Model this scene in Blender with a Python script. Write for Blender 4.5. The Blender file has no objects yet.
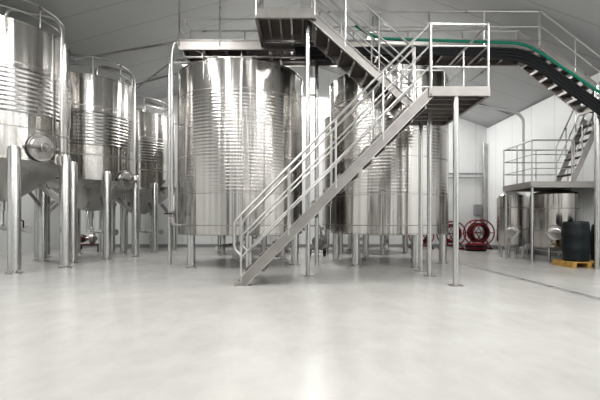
import bpy, math
from mathutils import Vector, Matrix
S=bpy.context.scene
try:
    S.view_settings.view_transform='Standard'
    S.view_settings.look='None'
except Exception: pass
try: S.view_settings.look='Medium High Contrast'
except Exception: pass

# ---------------- materials ----------------
def newmat(name):
    m=bpy.data.materials.new(name); m.use_nodes=True
    nt=m.node_tree; b=nt.nodes['Principled BSDF']; return m,nt,b
def plain(name,col,rough=.5,metal=0.0,noise=0.0,nscale=8,spec=.5):
    m,nt,b=newmat(name)
    b.inputs['Specular IOR Level'].default_value=spec
    b.inputs['Roughness'].default_value=rough; b.inputs['Metallic'].default_value=metal
    tc=nt.nodes.new('ShaderNodeTexCoord'); n=nt.nodes.new('ShaderNodeTexNoise'); n.inputs['Scale'].default_value=nscale
    n.inputs['Detail'].default_value=4
    r=nt.nodes.new('ShaderNodeValToRGB')
    r.color_ramp.elements[0].position=.3; r.color_ramp.elements[1].position=.7
    r.color_ramp.elements[0].color=[max(0,c*(1-noise)) for c in col]+[1]
    r.color_ramp.elements[1].color=[min(1,c*(1+noise)) for c in col]+[1]
    nt.links.new(tc.outputs['Object'],n.inputs['Vector']); nt.links.new(n.outputs['Fac'],r.inputs['Fac'])
    nt.links.new(r.outputs['Color'],b.inputs['Base Color'])
    return m
def steel(name,col,r0,r1,sc=(14,14,.25),bump=.02,dark=.85,aniso=0,wob=0):
    m,nt,b=newmat(name); b.inputs['Metallic'].default_value=1
    tc=nt.nodes.new('ShaderNodeTexCoord'); mp=nt.nodes.new('ShaderNodeMapping'); mp.inputs['Scale'].default_value=sc
    n=nt.nodes.new('ShaderNodeTexNoise'); n.inputs['Scale'].default_value=1; n.inputs['Detail'].default_value=5
    mr=nt.nodes.new('ShaderNodeMapRange'); mr.inputs['From Min'].default_value=.3; mr.inputs['From Max'].default_value=.7
    mr.inputs['To Min'].default_value=r0; mr.inputs['To Max'].default_value=r1
    nt.links.new(tc.outputs['Object'],mp.inputs['Vector']); nt.links.new(mp.outputs['Vector'],n.inputs['Vector'])
    nt.links.new(n.outputs['Fac'],mr.inputs['Value']); nt.links.new(mr.outputs['Result'],b.inputs['Roughness'])
    r=nt.nodes.new('ShaderNodeValToRGB')
    r.color_ramp.elements[0].position=.3; r.color_ramp.elements[1].position=.7
    r.color_ramp.elements[0].color=[c*dark for c in col]+[1]; r.color_ramp.elements[1].color=list(col)+[1]
    nt.links.new(n.outputs['Fac'],r.inputs['Fac']); nt.links.new(r.outputs['Color'],b.inputs['Base Color'])
    if bump>0:
        bp=nt.nodes.new('ShaderNodeBump'); bp.inputs['Strength'].default_value=1; bp.inputs['Distance'].default_value=bump
        nt.links.new(n.outputs['Fac'],bp.inputs['Height']); nt.links.new(bp.outputs['Normal'],b.inputs['Normal'])
        if wob:
            mp2=nt.nodes.new('ShaderNodeMapping'); mp2.inputs['Scale'].default_value=(2.6,2.6,.12)
            n2=nt.nodes.new('ShaderNodeTexNoise'); n2.inputs['Scale'].default_value=1; n2.inputs['Detail'].default_value=1
            nt.links.new(tc.outputs['Object'],mp2.inputs['Vector']); nt.links.new(mp2.outputs['Vector'],n2.inputs['Vector'])
            b2=nt.nodes.new('ShaderNodeBump'); b2.inputs['Strength'].default_value=1; b2.inputs['Distance'].default_value=wob
            nt.links.new(n2.outputs['Fac'],b2.inputs['Height']); nt.links.new(b2.outputs['Normal'],bp.inputs['Normal'])
    if aniso:
        tg=nt.nodes.new('ShaderNodeTangent'); tg.direction_type='RADIAL'; tg.axis='Z'
        nt.links.new(tg.outputs[0],b.inputs['Tangent']); b.inputs['Anisotropic'].default_value=aniso; b.inputs['Anisotropic Rotation'].default_value=.25
    return m
M_TANK=steel('brushed_steel',(.67,.65,.625),.12,.23,sc=(10,10,.1),bump=.004,dark=.68,aniso=.78,wob=.06)  # brushed grain; the darker streaks in its colour imitate dark reflections
M_SEAM=steel('weld_seam',(.40,.39,.375),.35,.45,sc=(10,10,.1),bump=0,dark=.8)
M_JACK=steel('jacket_steel',(.54,.53,.515),.15,.28,sc=(10,10,.1),bump=.002,dark=.75,aniso=.4,wob=.04)
M_CONE=steel('cone_steel',(.60,.595,.58),.26,.34,bump=0,sc=(2,2,2),dark=.95)
M_LEG=steel('leg_steel',(.66,.66,.65),.2,.32,bump=0)
M_GALV=steel('galvanized',(.43,.41,.395),.38,.48,(6,6,6),bump=0)
M_RAIL=steel('rail_steel',(.62,.61,.60),.26,.36,(4,4,4),bump=0)
M_TREAD=plain('tread_grating',(.10,.085,.077),.6,.4,.2,20)
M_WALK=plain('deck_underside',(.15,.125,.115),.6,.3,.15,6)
M_BLACK=plain('black_rubber',(.014,.015,.017),.5,spec=.25)
M_GREEN=plain('green_pipe',(.012,.19,.125),.45,spec=.3)
M_RED=plain('red_paint',(.21,.014,.018),.45,0,.1,spec=.3)
M_MAROON=plain('maroon_paint',(.10,.025,.03),.4,0,.1)
M_YEL=plain('pallet_wood',(.45,.28,.08),.7,0,.25,15)
M_BAR=plain('barrel_plastic',(.014,.019,.021),.45,0,.1,spec=.3)
M_WHITE=plain('white_paint',(.78,.79,.79),.45,0,.02)
M_GREY=plain('grey_paint',(.3,.3,.31),.5,0,.05)
M_ADDED_DOOR=plain('added_door_dark',(.04,.045,.05),.5,0,.05)
M_ADDED_SLAT=plain('added_door_slats',(.08,.08,.085),.5,0,.05)

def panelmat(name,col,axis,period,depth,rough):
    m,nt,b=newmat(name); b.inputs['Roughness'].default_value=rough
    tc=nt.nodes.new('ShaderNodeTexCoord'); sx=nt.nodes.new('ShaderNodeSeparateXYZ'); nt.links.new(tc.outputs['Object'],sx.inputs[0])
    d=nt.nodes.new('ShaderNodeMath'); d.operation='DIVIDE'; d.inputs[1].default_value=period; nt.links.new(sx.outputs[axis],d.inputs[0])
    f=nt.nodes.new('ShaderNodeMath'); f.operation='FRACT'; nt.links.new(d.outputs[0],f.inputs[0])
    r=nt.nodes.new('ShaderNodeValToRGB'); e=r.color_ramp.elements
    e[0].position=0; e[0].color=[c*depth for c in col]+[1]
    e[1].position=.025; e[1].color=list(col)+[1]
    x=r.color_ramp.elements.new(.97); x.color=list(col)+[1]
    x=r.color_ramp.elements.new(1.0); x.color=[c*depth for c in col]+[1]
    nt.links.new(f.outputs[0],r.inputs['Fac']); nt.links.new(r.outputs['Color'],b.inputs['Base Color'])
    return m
M_WALLX=panelmat('wall_panel_x',(.82,.83,.83),'X',1.1,.80,.4)
M_WALLY=panelmat('wall_panel_y',(.83,.84,.84),'Y',1.1,.82,.4)
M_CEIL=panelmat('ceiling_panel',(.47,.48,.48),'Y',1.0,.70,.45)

def floormat():
    m,nt,b=newmat('polished_concrete')
    tc=nt.nodes.new('ShaderNodeTexCoord')
    def noise(scale,sc=(1,1,1),det=8,rough=.6):
        mp=nt.nodes.new('ShaderNodeMapping'); mp.inputs['Scale'].default_value=sc
        n=nt.nodes.new('ShaderNodeTexNoise'); n.inputs['Scale'].default_value=scale; n.inputs['Detail'].default_value=det; n.inputs['Roughness'].default_value=rough
        nt.links.new(tc.outputs['Object'],mp.inputs['Vector']); nt.links.new(mp.outputs['Vector'],n.inputs['Vector']); return n
    n1=noise(.7,(1,1.0,1),5,.55); n2=noise(5,(1,.6,1),7,.62)
    mx=nt.nodes.new('ShaderNodeMix'); mx.inputs[0].default_value=.4
    nt.links.new(n1.outputs['Fac'],mx.inputs[2]); nt.links.new(n2.outputs['Fac'],mx.inputs[3])
    r=nt.nodes.new('ShaderNodeValToRGB'); e=r.color_ramp.elements
    e[0].position=.34; e[0].color=(.415,.408,.39,1); e[1].position=.64; e[1].color=(.505,.498,.478,1)
    nt.links.new(mx.outputs[0],r.inputs['Fac']); nt.links.new(r.outputs['Color'],b.inputs['Base Color'])
    mr=nt.nodes.new('ShaderNodeMapRange'); mr.inputs['To Min'].default_value=.2; mr.inputs['To Max'].default_value=.3
    nt.links.new(n1.outputs['Fac'],mr.inputs['Value']); nt.links.new(mr.outputs['Result'],b.inputs['Roughness'])
    return m
M_FLOOR=floormat()
def emis(name,s):
    m,nt,b=newmat(name); b.inputs['Emission Color'].default_value=(1,1,1,1); b.inputs['Emission Strength'].default_value=s
    b.inputs['Base Color'].default_value=(.9,.9,.9,1); return m
M_LAMP=emis('lamp_diffuser',3)

# ---------------- mesh builder ----------------
def fillet(pts,r,n=5):
    out=[Vector(pts[0])]
    for i in range(1,len(pts)-1):
        p=Vector(pts[i]); a=(Vector(pts[i-1])-p); c=(Vector(pts[i+1])-p)
        rr=min(r,a.length*.45,c.length*.45)
        A=p+a.normalized()*rr; C=p+c.normalized()*rr
        for k in range(n+1):
            t=k/n; out.append(A*(1-t)**2+p*2*t*(1-t)+C*t*t)
    out.append(Vector(pts[-1])); return out
class B:
    def __init__(s): s.v=[];s.f=[];s.m=[];s.mats=[]
    def mi(s,m):
        if m not in s.mats: s.mats.append(m)
        return s.mats.index(m)
    def add(s,vs,fs,m):
        o=len(s.v); s.v+= [tuple(v) for v in vs]; k=s.mi(m)
        for f in fs: s.f.append(tuple(i+o for i in f)); s.m.append(k)
    def box(s,x0,x1,y0,y1,z0,z1,m):
        vs=[(x,y,z) for x in(x0,x1) for y in(y0,y1) for z in(z0,z1)]
        s.add(vs,[(0,1,3,2),(4,6,7,5),(0,4,5,1),(2,3,7,6),(0,2,6,4),(1,5,7,3)],m)
    def beam(s,p,q,w,h,m,up=(0,0,1)):
        p=Vector(p);q=Vector(q);d=(q-p).normalized();up=Vector(up)
        if abs(d.dot(up))>.99: up=Vector((0,1,0))
        sd=d.cross(up).normalized(); u=sd.cross(d)
        vs=[]
        for e in(p,q):
            for a,b in((-1,-1),(1,-1),(1,1),(-1,1)): vs.append(e+sd*a*w/2+u*b*h/2)
        s.add(vs,[(0,3,2,1),(4,5,6,7),(0,1,5,4),(1,2,6,5),(2,3,7,6),(3,0,4,7)],m)
    def tube(s,pts,r,m,n=12,fil=0,closed=False):
        pts=[Vector(p) for p in pts]
        if fil: pts=fillet(pts,fil)
        N=len(pts); vs=[];fs=[]; ref=None
        for i,p in enumerate(pts):
            if closed: t=(pts[(i+1)%N]-pts[i-1])
            else: t=(pts[min(i+1,N-1)]-pts[max(i-1,0)])
            t.normalize()
            if ref is None: ref=Vector((0,0,1)) if abs(t.z)<.9 else Vector((1,0,0))
            a=(ref-t*ref.dot(t)).normalized(); ref=a; b=t.cross(a)
            for k in range(n):
                g=2*math.pi*k/n; vs.append(p+a*math.cos(g)*r+b*math.sin(g)*r)
        L=N if closed else N-1
        for i in range(L):
            j=(i+1)%N
            for k in range(n):
                l=(k+1)%n; fs.append((i*n+k,i*n+l,j*n+l,j*n+k))
        if not closed:
            fs.append(tuple(range(n-1,-1,-1))); fs.append(tuple((N-1)*n+k for k in range(n)))
        s.add(vs,fs,m)
    def lathe(s,prof,o,m,n=96,axis=(0,0,1)):
        o=Vector(o);ax=Vector(axis).normalized()
        ref=Vector((1,0,0)) if abs(ax.x)<.9 else Vector((0,1,0))
        a=(ref-ax*ref.dot(ax)).normalized(); b=ax.cross(a)
        vs=[];fs=[]
        for r,z in prof:
            r=max(r,.0005)
            for k in range(n):
                g=2*math.pi*k/n; vs.append(o+ax*z+a*math.cos(g)*r+b*math.sin(g)*r)
        for i in range(len(prof)-1):
            for k in range(n):
                l=(k+1)%n; fs.append((i*n+k,i*n+l,(i+1)*n+l,(i+1)*n+k))
        fs.append(tuple(range(n-1,-1,-1))); fs.append(tuple((len(prof)-1)*n+k for k in range(n)))
        s.add(vs,fs,m)
    def torus(s,c,R,r,m,axis=(0,1,0),n=32,k=8):
        c=Vector(c);ax=Vector(axis).normalized()
        ref=Vector((1,0,0)) if abs(ax.x)<.9 else Vector((0,1,0))
        a=(ref-ax*ref.dot(ax)).normalized(); b=ax.cross(a)
        s.tube([c+(a*math.cos(2*math.pi*i/n)+b*math.sin(2*math.pi*i/n))*R for i in range(n)],r,m,k,closed=True)
    def done(s,name,ang=35,origin=(0,0,0)):
        o=Vector(origin)
        me=bpy.data.meshes.new(name); me.from_pydata([tuple(Vector(v)-o) for v in s.v],[],s.f)
        for m in s.mats: me.materials.append(m)
        me.polygons.foreach_set('material_index',s.m)
        me.polygons.foreach_set('use_smooth',[True]*len(s.f))
        me.update()
        import bmesh
        bm=bmesh.new(); bm.from_mesh(me); bmesh.ops.recalc_face_normals(bm,faces=bm.faces); bm.to_mesh(me); bm.free()
        try: me.set_sharp_from_angle(angle=math.radians(ang))
        except Exception: pass
        ob=bpy.data.objects.new(name,me); ob.location=o; S.collection.objects.link(ob); return ob

# ---------------- room ----------------
XL,XR,YB,YF=-8.6,7.0,15.0,-7.0
ZL,ZR,ZP=4.6,4.45,7.0
b=B(); b.box(XL-.2,XR+.2,YF-.2,YB+.2,-.2,0,M_FLOOR); b.done('floor')
def gable(name,y0,y1,extra=None):
    b=B(); P=[(XL-.2,0),(XR+.2,0),(XR+.2,ZR),(0,ZP),(XL-.2,ZL)]
    vs=[(x,y0,z) for x,z in P]+[(x,y1,z) for x,z in P]; n=5
    b.add(vs,[tuple(range(n)),tuple(range(2*n-1,n-1,-1))]+[(i,(i+1)%n,(i+1)%n+n,i+n) for i in range(n)],M_WALLX)
    return b.done(name)
gable('wall_back',YB,YB+.2); gable('wall_front',YF-.2,YF)
b=B(); b.box(XL-.2,XL,YF,YB,0,ZL,M_WALLY); b.done('wall_left')
b=B(); b.box(XR,XR+.2,YF,YB,0,ZR,M_WALLY); b.done('wall_right')
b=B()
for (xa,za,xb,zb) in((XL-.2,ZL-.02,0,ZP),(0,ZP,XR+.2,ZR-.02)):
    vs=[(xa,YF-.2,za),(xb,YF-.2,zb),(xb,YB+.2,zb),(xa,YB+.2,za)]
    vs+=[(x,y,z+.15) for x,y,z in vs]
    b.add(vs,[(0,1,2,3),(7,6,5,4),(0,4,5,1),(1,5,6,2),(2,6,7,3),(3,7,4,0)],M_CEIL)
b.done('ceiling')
# unseen dark doors added behind the viewer to reflect as streaks in the tanks
for i,(xa,xb) in enumerate(((-6.9,-4.4),(-2.4,-1.0),(1.6,3.2),(4.6,6.4))):
    b=B(); b.box(xa,xb,YF,YF+.06,0,3.8,M_ADDED_DOOR)
    for k in range(13): b.box(xa,xb,YF+.06,YF+.075,.1+k*.28,.32+k*.28,M_ADDED_SLAT)
    b.box(xa-.1,xa,YF,YF+.1,0,3.9,M_GREY); b.box(xb,xb+.1,YF,YF+.1,0,3.9,M_GREY); b.box(xa-.1,xb+.1,YF,YF+.1,3.8,3.9,M_GREY)
    b.done('added_door_%d'%(i+1))
b=B(); b.box(XR-.03,XR,YF,YB,0,.12,M_GREY); b.done('baseboard_right')
b=B(); b.box(XL,XR-.03,YB-.03,YB,0,.12,M_GREY); b.done('baseboard_back')
# floor drain
b=B(); b.box(3.62,3.64,-2,9,0,.004,M_GREY); b.box(3.74,3.76,-2,9,0,.004,M_GREY)
for i in range(180):
    y=-2+i*.061; b.box(3.64,3.74,y,y+.03,0,.003,M_RAIL)
b.done('floor_drain')

# ---------------- tanks ----------------
def jacket(z0,z1,r,amp=.009,per=.05):
    out=[]; n=int((z1-z0)/per)
    for i in range(n):
        for k in range(4):
            t=k/4; out.append((r+amp*math.sin(math.pi*t)**2*1.0,z0+(i+t)*per))
    out.append((r,z0+n*per)); return out
def foot(b,x,y,ztop,r):
    b.lathe([(r,.05),(r,ztop)],(x,y,0),M_LEG,20)
    b.lathe([(r*1.45,0),(r*1.45,.02),(r*.6,.025),(r*.6,.06)],(x,y,0),M_LEG,20)
def manway(b,c,ax,R=.22,hand=True):
    b.lathe([(R,-.1),(R,.05),(R+.035,.05),(R+.035,.075),(R-.01,.075),(R-.02,.085),(R*.5,.095),(0,.1)],c,M_RAIL,36,ax)
    ax=Vector(ax).normalized(); c=Vector(c)
    b.torus(c+ax*.2,.08,.013,M_GALV,ax,20,6); b.tube([c+ax*.08,c+ax*.22],.016,M_GALV,8)
    sd=ax.cross(Vector((0,0,1))).normalized()
    for t in(0,math.pi/2):
        d=(sd*math.cos(t)+Vector((0,0,1))*math.sin(t))*.08; b.tube([c+ax*.2-d,c+ax*.2+d],.008,M_GALV,6)
    b.beam(c+ax*.14-sd*(R+.05),c+ax*.14+sd*(R+.05),.03,.045,M_GALV)
    b.torus(c+ax*.08,R*.62,.008,M_GALV,ax,28,6)
    for s in(-1,1): b.tube([c+ax*.0+sd*s*(R+.06),c+ax*.17+sd*s*(R+.06)],.02,M_GALV,8)
def seam(b,x,y,r,z,h=.012):
    b.lathe([(r-.01,z-h),(r+.004,z-h),(r+.004,z+h),(r-.01,z+h)],(x,y,0),M_SEAM)
def big_tank(x,y,r,z0,z1,jz,legs=225):
    b=B()
    p=[(0,z0+.0),(r-.03,z0+.02),(r-.03,z0+.02),(r+.006,z0+.03),(r+.006,z0+.05),(r,z0+.055)]
    b.lathe(p,(x,y,0),M_TANK)
    b.lathe([(r,z0+.05),(r,jz[0]+.02)],(x,y,0),M_TANK)
    seam(b,x,y,r,z0+.22,.01)
    b.lathe(jacket(jz[0],jz[1],r,.0036,.068),(x,y,0),M_TANK)
    zz=jz[1]
    b.lathe([(r,zz-.06),(r,z1-.03),(r+.012,z1-.028),(r+.012,z1),(r-.03,z1+.01),(.3,z1+.16),(.3,z1+.28),(.33,z1+.28),(.33,z1+.33),(0,z1+.36)],(x,y,0),M_TANK)
    seam(b,x,y,r,jz[1]+.03,.007); seam(b,x,y,r,jz[0]-.03,.006)
    for zz in(2.3,2.9): seam(b,x,y,r,zz,.006)
    for i in range(6):
        a=math.radians(legs+60*i); foot(b,x+(r-.12)*math.cos(a),y+(r-.12)*math.sin(a),z0+.03,.08)
    # outlet valve
    b.tube([(x,y,z0+.05),(x,y,z0-.2),(x-.3,y-.9,z0-.22),(x-.3,y-r+.1,z0-.22)],.035,M_LEG,10,.1)
    return b.done('fermentation_tank',origin=(x,y,0))
big_tank(-1.35,9.2,1.4,.66,4.16,(1.55,3.55))
big_tank(2.08,9.5,1.36,.66,4.16,(1.55,3.55))
big_tank(-1.35,12.6,1.4,.66,4.16,(1.55,3.55))
big_tank(2.08,12.8,1.36,.66,4.16,(1.55,3.55))
def cone_tank(x,y,r,z0,z1,jz,mz,ma=-25,lr=.11):
    b=B()
    b.lathe([(.07,z0-.95),(.07,z0-.75),(.22,z0-.73),(r,z0)],(x,y,0),M_CONE)
    b.lathe([(r,z0),(r+.008,z0+.005),(r+.008,z0+.03),(r,z0+.035),(r,jz[0]+.02)],(x,y,0),M_TANK)
    seam(b,x,y,r,z0+.62)
    b.lathe(jacket(jz[0],jz[1],r+.005,.011,.085),(x,y,0),M_JACK)
    b.lathe([(r,jz[1]-.05),(r,z1-.03),(r+.012,z1-.028),(r+.012,z1),(r-.03,z1+.01),(.3,z1+.2),(.3,z1+.3),(0,z1+.32)],(x,y,0),M_TANK)
    seam(b,x,y,r,jz[1]+.08)
    for i in range(8):
        a=math.radians(45*i); R=r+lr*.7
        lx,ly=x+R*math.cos(a),y+R*math.sin(a)
        b.lathe([(lr,.06),(lr,z0+.15),(lr*.8,z0+.22),(0,z0+.23)],(lx,ly,0),M_LEG,24)
        b.lathe([(lr*1.3,0),(lr*1.3,.02),(lr*.5,.025),(lr*.5,.08)],(lx,ly,0),M_LEG,20)
        b.beam((lx,ly,z0-.85),(x+.75*math.cos(a),y+.75*math.sin(a),z0-.4),.05,.06,M_GALV)
    a=math.radians(ma); n=(math.cos(a),math.sin(a),0)
    manway(b,(x+r*n[0],y+r*n[1],mz),n)
    # outlet with valve
    b.tube([(x,y,z0-.9),(x,y,z0-1.3),(x+.9,y-.5,z0-1.32)],.05,M_LEG,12,.15)
    b.lathe([(.08,0),(.08,.03)],(x+.9,y-.5,z0-1.32),M_LEG,16,(.87,-.48,0))
    b.tube([(x+.75,y-.42,z0-1.3),(x+.75,y-.42,z0-1.15),(x+.6,y-.34,z0-1.12)],.015,M_BLACK,8)
    b.tube([(x+.2,y-.5,z0-.55),(x+.4,y-.95,z0-.75),(x+.4,y-.95,z0-1.3)],.03,M_LEG,10,.1)
    # overflow / cleaning pipe looping over top and down the side
    cx,cy=x+(r+.1),y-.15
    b.tube([(x+.3,y-.3,z1+.05),(x+.3,y-.3,z1+.5),(cx,cy,z1+.35),(cx,cy,z0+.5),(cx,cy,z0+.25)],.034,M_RAIL,10,.3)
    # guard rail on top
    zr=.48
    pts=[(x+(r-.12)*math.cos(t),y+(r-.12)*math.sin(t)) for t in [math.radians(-100+20*i) for i in range(9)]]
    for px,py in pts[::2]: b.tube([(px,py,z1),(px,py,z1+zr)],.016,M_RAIL,8)
    b.tube([(px,py,z1+zr) for px,py in pts],.02,M_RAIL,8)
    b.tube([(px,py,z1+zr/2) for px,py in pts],.014,M_RAIL,8)
    return b.done('conical_fermentation_tank',origin=(x,y,0))
cone_tank(-6.2,8.3,1.25,2.12,4.72,(3.0,3.85),2.38)
cone_tank(-5.7,10.9,1.15,2.0,4.6,(2.85,3.75),2.05,-18,.1)
cone_tank(-5.35,13.3,1.1,1.95,4.35,(2.8,3.5),2.05,-18,.095)
# overhead product lines between the tank rows
b=B()
b.tube([(-6.0,10.4,4.6),(-6.0,10.4,5.15),(-2.75,9.1,5.05),(-2.55,8.97,4.62)],.03,M_RAIL,10,.15)
b.tube([(-5.6,12.8,4.4),(-5.6,12.8,4.95),(-3.0,9.6,4.85),(-2.55,9.05,4.62)],.022,M_RAIL,10,.15)
b.done('overhead_pipes')
# cable conduits fixed under the roof
def zroof(x): return ZP+(ZL-.02-ZP)*(-x/(-XL+.2)) if x<0 else ZP+(ZR-.02-ZP)*(x/(XR+.2))
b=B()
for y in(13.2,):
    b.tube([(-8.5,y,zroof(-8.5)-.03),(0,y,ZP-.04),(6.9,y,zroof(6.9)-.03)],.022,M_GREY,8)
b.done('trim_roof_conduit')

# ---------------- stairs & catwalk ----------------
def rail_line(b,pts,heights=(1,.66,.33),r=.02,post=1.0,H=.95):
    P=[Vector(p) for p in pts]
    for i,h in enumerate(heights):
        b.tube([p+Vector((0,0,h*H)) for p in P],r if i==0 else r*.7,M_RAIL,8)
    for i in range(len(P)-1):
        L=(P[i+1]-P[i]).length; n=max(1,round(L/post))
        for k in range(n+1):
            if k==0 and i>0: continue
            q=P[i].lerp(P[i+1],k/n); b.tube([q-Vector((0,0,.08)),q+Vector((0,0,H))],r*.85,M_RAIL,8)
def flight(b,x0,z0,x1,z1,ya,yb,n,sides=(1,1),H=.95,hts=(1,.66,.33)):
    for y in(ya,yb):
        b.beam((x0,y,z0),(x1,y,z1),.012,.15,M_GALV)
        d=Vector((x1-x0,0,z1-z0)).normalized(); u=Vector((-d.z,0,d.x)); 
        if u.z<0: u=-u
        for s in(-1,1):
            o=u*s*.07; b.beam(Vector((x0,y,z0))+o,Vector((x1,y,z1))+o,.055,.014,M_RAIL)
    dx=(x1-x0)/n;dz=(z1-z0)/n; g=.27
    for i in range(1,n):
        x=x0+dx*i; z=z0+dz*i
        b.box(x-g/2,x+g/2,ya+.02,yb-.02,z-.015,z+.015,M_TREAD)
        e=-1 if (x1>x0)==(z1>z0) else 1
        b.box(x+e*g/2-.012,x+e*g/2+.012,ya+.02,yb-.02,z-.035,z+.018,M_GALV)
        b.box(x-e*g/2-.012,x-e*g/2+.012,ya+.02,yb-.02,z-.035,z+.018,M_GALV)
    for y,s in((ya,sides[0]),(yb,sides[1])):
        if s: rail_line(b,[(x0,y,z0+.08),(x1,y,z1+.08)],hts,post=.95,H=H)
ZD=2.94; ZT=4.6
YN=5.98
b=B()
flight(b,-.88,.03,1.95,ZD-.05,YN,YN+.82,14)
for y in(YN,YN+.82):
    b.box(-.98,-.74,y-.05,y+.05,0,.015,M_GALV)
    b.tube([(-.88,y,.95+.11),(-.98,y,.95),(-.98,y,.55),(-.88,y,.45)],.02,M_RAIL,8,.08)
# landing
lx0,lx1,ly0,ly1=1.95,2.8,YN-.03,7.75
b.box(lx0,lx1,ly0,ly1,ZD-.03,ZD,M_TREAD)
for y in(ly0,ly1): b.box(lx0,lx1,y-.03,y+.03,ZD-.12,ZD+.02,M_GALV)
for x in(lx0,lx1): b.box(x-.03,x+.03,ly0,ly1,ZD-.12,ZD+.02,M_GALV)
for i in range(1,7): y=ly0+(ly1-ly0)*i/7; b.box(lx0,lx1,y-.02,y+.02,ZD-.09,ZD-.03,M_GALV)
rail_line(b,[(lx0,ly0,ZD),(lx1,ly0,ZD),(lx1,ly1,ZD),(lx0,ly1,ZD)])
for x,y in((2.33,ly0+.03),(2.28,7.05),(2.33,ly1-.03)):
    b.tube([(x,y,0),(x,y,ZD-.08)],.042,M_LEG,16); b.box(x-.09,x+.09,y-.09,y+.09,0,.012,M_GALV)
# upper flight
flight(b,1.97,ZD+.02,.2,ZT-.05,6.98,7.72,8)
# top platform
b.box(-.75,.25,6.9,8.05,ZT-.03,ZT,M_TREAD)
for y in(6.9,7.75): b.box(-.75,.25,y-.03,y+.03,ZT-.14,ZT+.03,M_GALV)
for x in(-.75,.25): b.box(x-.03,x+.03,6.9,8.05,ZT-.14,ZT+.03,M_GALV)
for i in range(1,5): x=-.75+i*.2; b.box(x-.015,x+.015,6.9,8.05,ZT-.1,ZT-.03,M_GALV)
rail_line(b,[(-.75,8.05,ZT),(-.75,6.9,ZT),(.25,6.9,ZT)])
for x,y in((.14,7.12),):
    b.tube([(x,y,0),(x,y,ZT-.1)],.042,M_LEG,16); b.box(x-.09,x+.09,y-.09,y+.09,0,.012,M_GALV)
b.done('steel_staircase')

b=B()
cx0,cx1,cy0,cy1=-2.45,4.85,8.12,8.95
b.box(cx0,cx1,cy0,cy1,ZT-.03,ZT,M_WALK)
for y in(cy0,cy1):
    b.box(cx0,cx1,y-.03,y+.03,ZT-.16,ZT-.13,M_GALV); b.box(cx0,cx1,y-.008,y+.008,ZT-.14,ZT+.03,M_GALV); b.box(cx0,cx1,y-.03,y+.03,ZT+.02,ZT+.04,M_GALV)
n=16
for i in range(n+1):
    x=cx0+(cx1-cx0)*i/n; b.box(x-.025,x+.025,cy0,cy1,ZT-.12,ZT-.03,M_GALV)
rail_line(b,[(cx0,cy0,ZT),(-.8,cy0,ZT)],(1,.5)); rail_line(b,[(.4,cy0,ZT),(cx1,cy0,ZT)],(1,.5),post=1.1,H=.62)
rail_line(b,[(cx0,cy0,ZT),(cx0,cy1,ZT),(cx1,cy1,ZT)],(1,.5),post=1.2,H=.62)
b.tube([(.37,8.85,0),(.37,8.85,ZT-.1)],.045,M_LEG,14)
b.tube([(-2.42,8.9,ZT-.1),(-2.9,8.9,ZT-.1),(-2.9,8.9,0)],.04,M_LEG,14,.1)
# steel product lines clipped under the left half of the deck, with drop valves
for k,(yy,zz,rr) in enumerate(((8.3,4.37,.028),(8.48,4.35,.035),(8.7,4.37,.022))):
    b.tube([(-2.4,yy,ZT-.05),(-2.4,yy,zz),(.1,yy,zz)],rr,M_RAIL,10,.08)
for x in(-2.0,-1.2,-.4):
    b.box(x-.015,x+.015,8.2,8.8,ZT-.29,ZT-.265,M_GALV)
    for yy in(8.21,8.79): b.box(x-.012,x+.012,yy-.012,yy+.012,ZT-.28,ZT-.1,M_GALV)
    b.lathe([(.05,-.05),(.05,.05)],(x+.25,8.3,4.37),M_GALV,16,(1,0,0)); b.tube([(x+.25,8.3,4.37),(x+.25,8.2,4.33)],.01,M_BLACK,6)
# right descending flight
ex0,ez0,ex1,ez1=4.87,ZT-.05,6.3,3.45
flight(b,ex1,ez1,ex0,ez0,cy0,cy1,7,hts=(1,.5),H=.6)
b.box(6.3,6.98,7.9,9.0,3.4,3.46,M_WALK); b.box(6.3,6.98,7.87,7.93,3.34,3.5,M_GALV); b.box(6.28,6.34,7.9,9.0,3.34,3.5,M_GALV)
rail_line(b,[(6.3,7.9,3.46),(6.95,7.9,3.46)],(1,.5),H=.85)
b.tube([(6.0,8.08,0),(6.0,8.08,3.7)],.05,M_LEG,14)
b.done('catwalk')

# low platform on the right
b=B(); pz=1.85
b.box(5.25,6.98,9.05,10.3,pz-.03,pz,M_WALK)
for y in(9.05,10.3): b.box(5.25,6.98,y-.03,y+.03,pz-.12,pz+.02,M_GALV)
b.box(5.22,5.28,9.05,10.3,pz-.12,pz+.02,M_GALV)
rail_line(b,[(6.2,9.05,pz),(5.25,9.05,pz),(5.25,10.3,pz),(6.9,10.3,pz)],(1,.66,.33),r=.018,post=.7)
for x,y in((5.28,9.1),(5.28,10.25),(6.9,9.1),(6.9,10.25)): b.tube([(x,y,0),(x,y,pz-.1)],.03,M_LEG,12)
# ladder stair
for y in(9.05,9.6):
    b.beam((6.15,y,pz),(6.85,y,3.4),.03,.12,M_GALV)
    rail_line(b,[(6.15,y,pz+.05),(6.85,y,3.4)],(1,.5),r=.018,post=.6,H=.85)
for i in range(1,8):
    t=i/8; x=6.15+.7*t; z=pz+(3.4-pz)*t; b.box(x-.08,x+.08,9.05,9.6,z-.012,z+.012,M_TREAD)
b.done('work_platform')

# pipes along catwalk
b=B()
for k in range(4):
    dz=-.075*k; y=7.98-.012*k
    b.tube([(-.1,y+.02,4.42+dz*.6),(3.3,y,4.42+dz*.6),(4.5,y,4.38+dz),(6.6,y,2.9+dz*1.2)],.032,M_BLACK,10,.3)
b.tube([(.15,8.16,4.3),(1.2,8.16,4.3)],.06,M_BLACK,12)
b.done('black_supply_pipes')
b=B(); b.tube([(1.1,7.95,4.85),(1.5,7.95,4.6),(4.5,7.95,4.5),(6.6,7.95,3.1)],.028,M_GREEN,10,.3); b.done('green_water_pipe')
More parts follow.
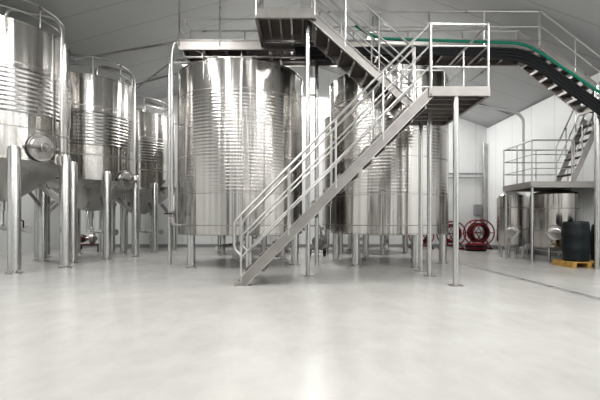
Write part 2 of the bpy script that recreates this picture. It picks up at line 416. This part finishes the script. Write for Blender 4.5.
# vertical pipe left of tank
b=B()
b.tube([(-1.9,8.5,4.45),(-2.62,8.3,4.75),(-2.66,8.3,4.3),(-2.66,8.3,1.15)],.03,M_RAIL,12,.2)
b.tube([(-2.66,8.3,1.15),(-2.66,8.3,.9),(-2.3,8.6,.85)],.03,M_RAIL,12,.08)
b.lathe([(.06,0),(.06,.12)],(-2.66,8.3,1.05),M_GALV,16); b.tube([(-2.66,8.3,1.12),(-2.66,8.1,1.12)],.012,M_BLACK,8); b.tube([(-2.75,8.1,1.12),(-2.57,8.1,1.12)],.014,M_BLACK,8)
b.tube([(-2.66,8.3,3.0),(-2.4,8.55,3.0)],.012,M_GALV,8)
b.done('tank_fill_pipe')
# back wall pipework
b=B()
b.tube([(6.85,14.9,0),(6.85,14.9,3.9)],.05,M_RAIL,12)
b.tube([(5.0,14.9,2.75),(6.85,14.9,2.75)],.03,M_GREY,10); b.tube([(5.0,14.9,2.6),(6.85,14.9,2.6)],.02,M_GREY,10)
b.box(6.5,6.75,14.85,15,1.2,1.6,M_GREY)
b.done('wall_pipework')
b=B(); b.tube([(4.86,11.2,4.2),(5.9,11.2,4.08),(6.25,11.2,3.9),(6.25,11.2,0)],.04,M_WHITE,12,.2); b.done('white_duct_pipe')

# small tanks under platform
def small_tank(x,y,r,z0,z1):
    b=B()
    b.lathe([(0,z0-.12),(r*.6,z0-.08),(r-.02,z0),(r,z0+.03),(r,z1-.04),(r-.03,z1),(r*.4,z1+.08),(0,z1+.09)],(x,y,0),M_TANK,64)
    seam(b,x,y,r,z0+.4); seam(b,x,y,r,z1-.38)
    for i in range(4):
        a=math.radians(45+90*i); foot(b,x+(r-.06)*math.cos(a),y+(r-.06)*math.sin(a),z0+.05,.03)
    a=math.radians(240); n=(math.cos(a),math.sin(a),0); manway(b,(x+r*n[0],y+r*n[1],z0+.35),n,.13)
    b.tube([(x+r*.9*n[0]-.15,y+r*n[1],z0+.1),(x+r*n[0]-.15,y+r*n[1]-.15,z0+.1)],.025,M_GALV,8)
    b.done('small_storage_tank',origin=(x,y,0))
small_tank(6.2,9.75,.52,.35,1.65)
small_tank(5.7,10.75,.33,.35,1.7)
small_tank(6.45,12.1,.45,.35,1.7)
# pallet + barrel
b=B()
for k in range(5): b.box(5.6+.02,6.35,8.25+k*.14,8.35+k*.14,.1,.12,M_YEL)
for x in(5.62,5.94,6.25): b.box(x,x+.09,8.25,8.91,.0,.1,M_YEL)
b.done('wooden_pallet')
def barrel(x,y,z,r,h):
    b=B(); p=[(0,0),(r*.9,0),(r*.94,.03)]
    for i in range(13):
        t=i/12; p.append((r*(.94+.06*math.sin(math.pi*t))+(.012 if i in(3,4,8,9) else 0),.05+t*(h-.1)))
    p+=[(r*.9,h-.02),(r*.86,h),(r*.8,h-.02),(0,h-.02)]
    b.lathe(p,(x,y,z),M_BAR,40); b.lathe([(.04,0),(.04,.03)],(x+.1,y,z+h-.02),M_BAR,16); b.done('plastic_barrel')
barrel(5.9,8.56,.122,.26,.84); barrel(6.65,8.7,0,.27,.9)

# hose cart
def hose_reel(x,y,s=1):
    b=B()
    for yy in(-.22,.22):
        b.torus((x,y+yy,.55*s),.42*s,.022,M_RED,(0,1,0)); 
        for a in range(6):
            g=a*math.pi/3; b.tube([(x,y+yy,.55*s),(x+.42*s*math.cos(g),y+yy,.55*s+.42*s*math.sin(g))],.012,M_RED,6)
        b.tube([(x-.35,y+yy,.03),(x,y+yy,.55*s),(x+.35,y+yy,.03)],.02,M_RED,8)
    for k in range(6):
        b.torus((x,y-.17+.068*k,.55*s),.27*s+.03*(k%2),.033,M_BLACK if k%3 else M_RED,(0,1,0))
    for xx in(-.35,.35): b.tube([(x+xx,y-.25,.03),(x+xx,y+.25,.03)],.03,M_RED,8)
    b.tube([(x,y-.26,.55*s),(x,y+.26,.55*s)],.03,M_GREY,10)
    b.done('hose_reel')
hose_reel(5.25,13.9,1.0); hose_reel(6.3,14.1,1.05); hose_reel(4.3,14.2,.9)
b=B()
for k in range(4): b.torus((5.8,13.2,.035+.06*k),.3-.02*(k%2),.033,M_RED if k%2 else M_BLACK,(0,0,1))
b.done('coiled_hose')
def pump(x,y,rot=0,col=M_RED):
    b=B(); c,s=math.cos(rot),math.sin(rot)
    def T(a,e,z): return (x+a*c-e*s,y+a*s+e*c,z)
    ax=(c,s,0)
    b.lathe([(0,0),(.1,0),(.13,.03),(.13,.33),(.1,.36),(.1,.4),(0,.41)],T(-.4,0,.42),col,24,ax)
    b.lathe([(.06,0),(.06,.12),(.17,.13),(.17,.25),(.08,.27),(.05,.33)],T(.0,0,.42),M_GALV,28,ax)
    b.tube([T(.2,0,.55),T(.2,0,.75),T(.2,-.15,.8)],.035,M_LEG,10,.06)
    for e in(-.16,.16):
        b.tube([T(-.45,e,.22),T(.4,e,.22)],.02,col,8)
        b.tube([T(.4,e,.22),T(.4,e,.0)],.02,col,8); b.torus(T(-.3,e*1.3,.125),.1,.025,M_BLACK,(-s,c,0),20,8)
        b.tube([T(-.45,e,.22),T(-.65,e,.85)],.018,col,8)
    b.tube([T(-.65,-.16,.85),T(-.65,.16,.85)],.018,col,8)
    b.tube([T(-.3,-.2,.12),T(-.3,.2,.12)],.012,M_GREY,8)
    b.tube([T(-.3,0,.12),T(-.3,0,.4)],.03,col,8); b.tube([T(.2,0,.22),T(.2,0,.4)],.03,col,8); b.beam(T(-.3,-.16,.2),T(-.3,.16,.2),.05,.04,col); b.beam(T(.2,-.16,.2),T(.2,.16,.2),.05,.04,col)
    b.done('transfer_pump')
pump(-6.9,12.9,.2,M_MAROON)
pump(.55,11.3,1.3,M_GREY)

# ceiling lamps
def lamp(x,y,L=1.6,W=.35,power=60):
    zc=zroof(x)
    z=min(zc-.35,5.7)
    b=B(); b.box(x-W/2,x+W/2,y-L/2,y+L/2,z,z+.07,M_WHITE); b.box(x-W/2+.03,x+W/2-.03,y-L/2+.03,y+L/2-.03,z-.012,z,M_LAMP)
    for s in(-1,1): b.tube([(x,y+s*L*.35,z+.07),(x,y+s*L*.35,zc-.005)],.01,M_GREY,6)
    b.done('ceiling_lamp')
    l=bpy.data.lights.new('lamp_light','AREA'); l.shape='RECTANGLE'; l.size=W; l.size_y=L; l.energy=power; l.color=(1,.99,.97)
    o=bpy.data.objects.new('lamp_light',l); o.location=(x,y,z-.03); S.collection.objects.link(o)
for y,pw in((-4.5,56),(-.8,33),(2.6,44)):
    for x in(-5,-2.6,.4,3.6,5.8): lamp(x,y,power=pw)
for x in(-4.6,-2.4,2.6,5.4): lamp(x,4.9 if abs(x)<5 else 4.6,power=90)
for x,y in((.38,11.4),(.4,14.0)): lamp(x,y,power=90)
for x,y in((-3.4,12.5),(1.9,11.0),(-7.7,11),(4.3,14.1)): lamp(x,y,power=84)  # rear lamps added to brighten the back of the hall

w=bpy.data.worlds.new('World'); S.world=w; w.use_nodes=True; w.node_tree.nodes['Background'].inputs[0].default_value=(.9,.93,1,1); w.node_tree.nodes['Background'].inputs[1].default_value=.3

cam=bpy.data.cameras.new('camera'); co=bpy.data.objects.new('camera',cam); S.collection.objects.link(co)
co.location=(0,0,.95); co.rotation_euler=(math.pi/2,0,0)
cam.sensor_width=36; cam.lens=24; cam.shift_y=22/600; cam.clip_end=100
S.camera=co
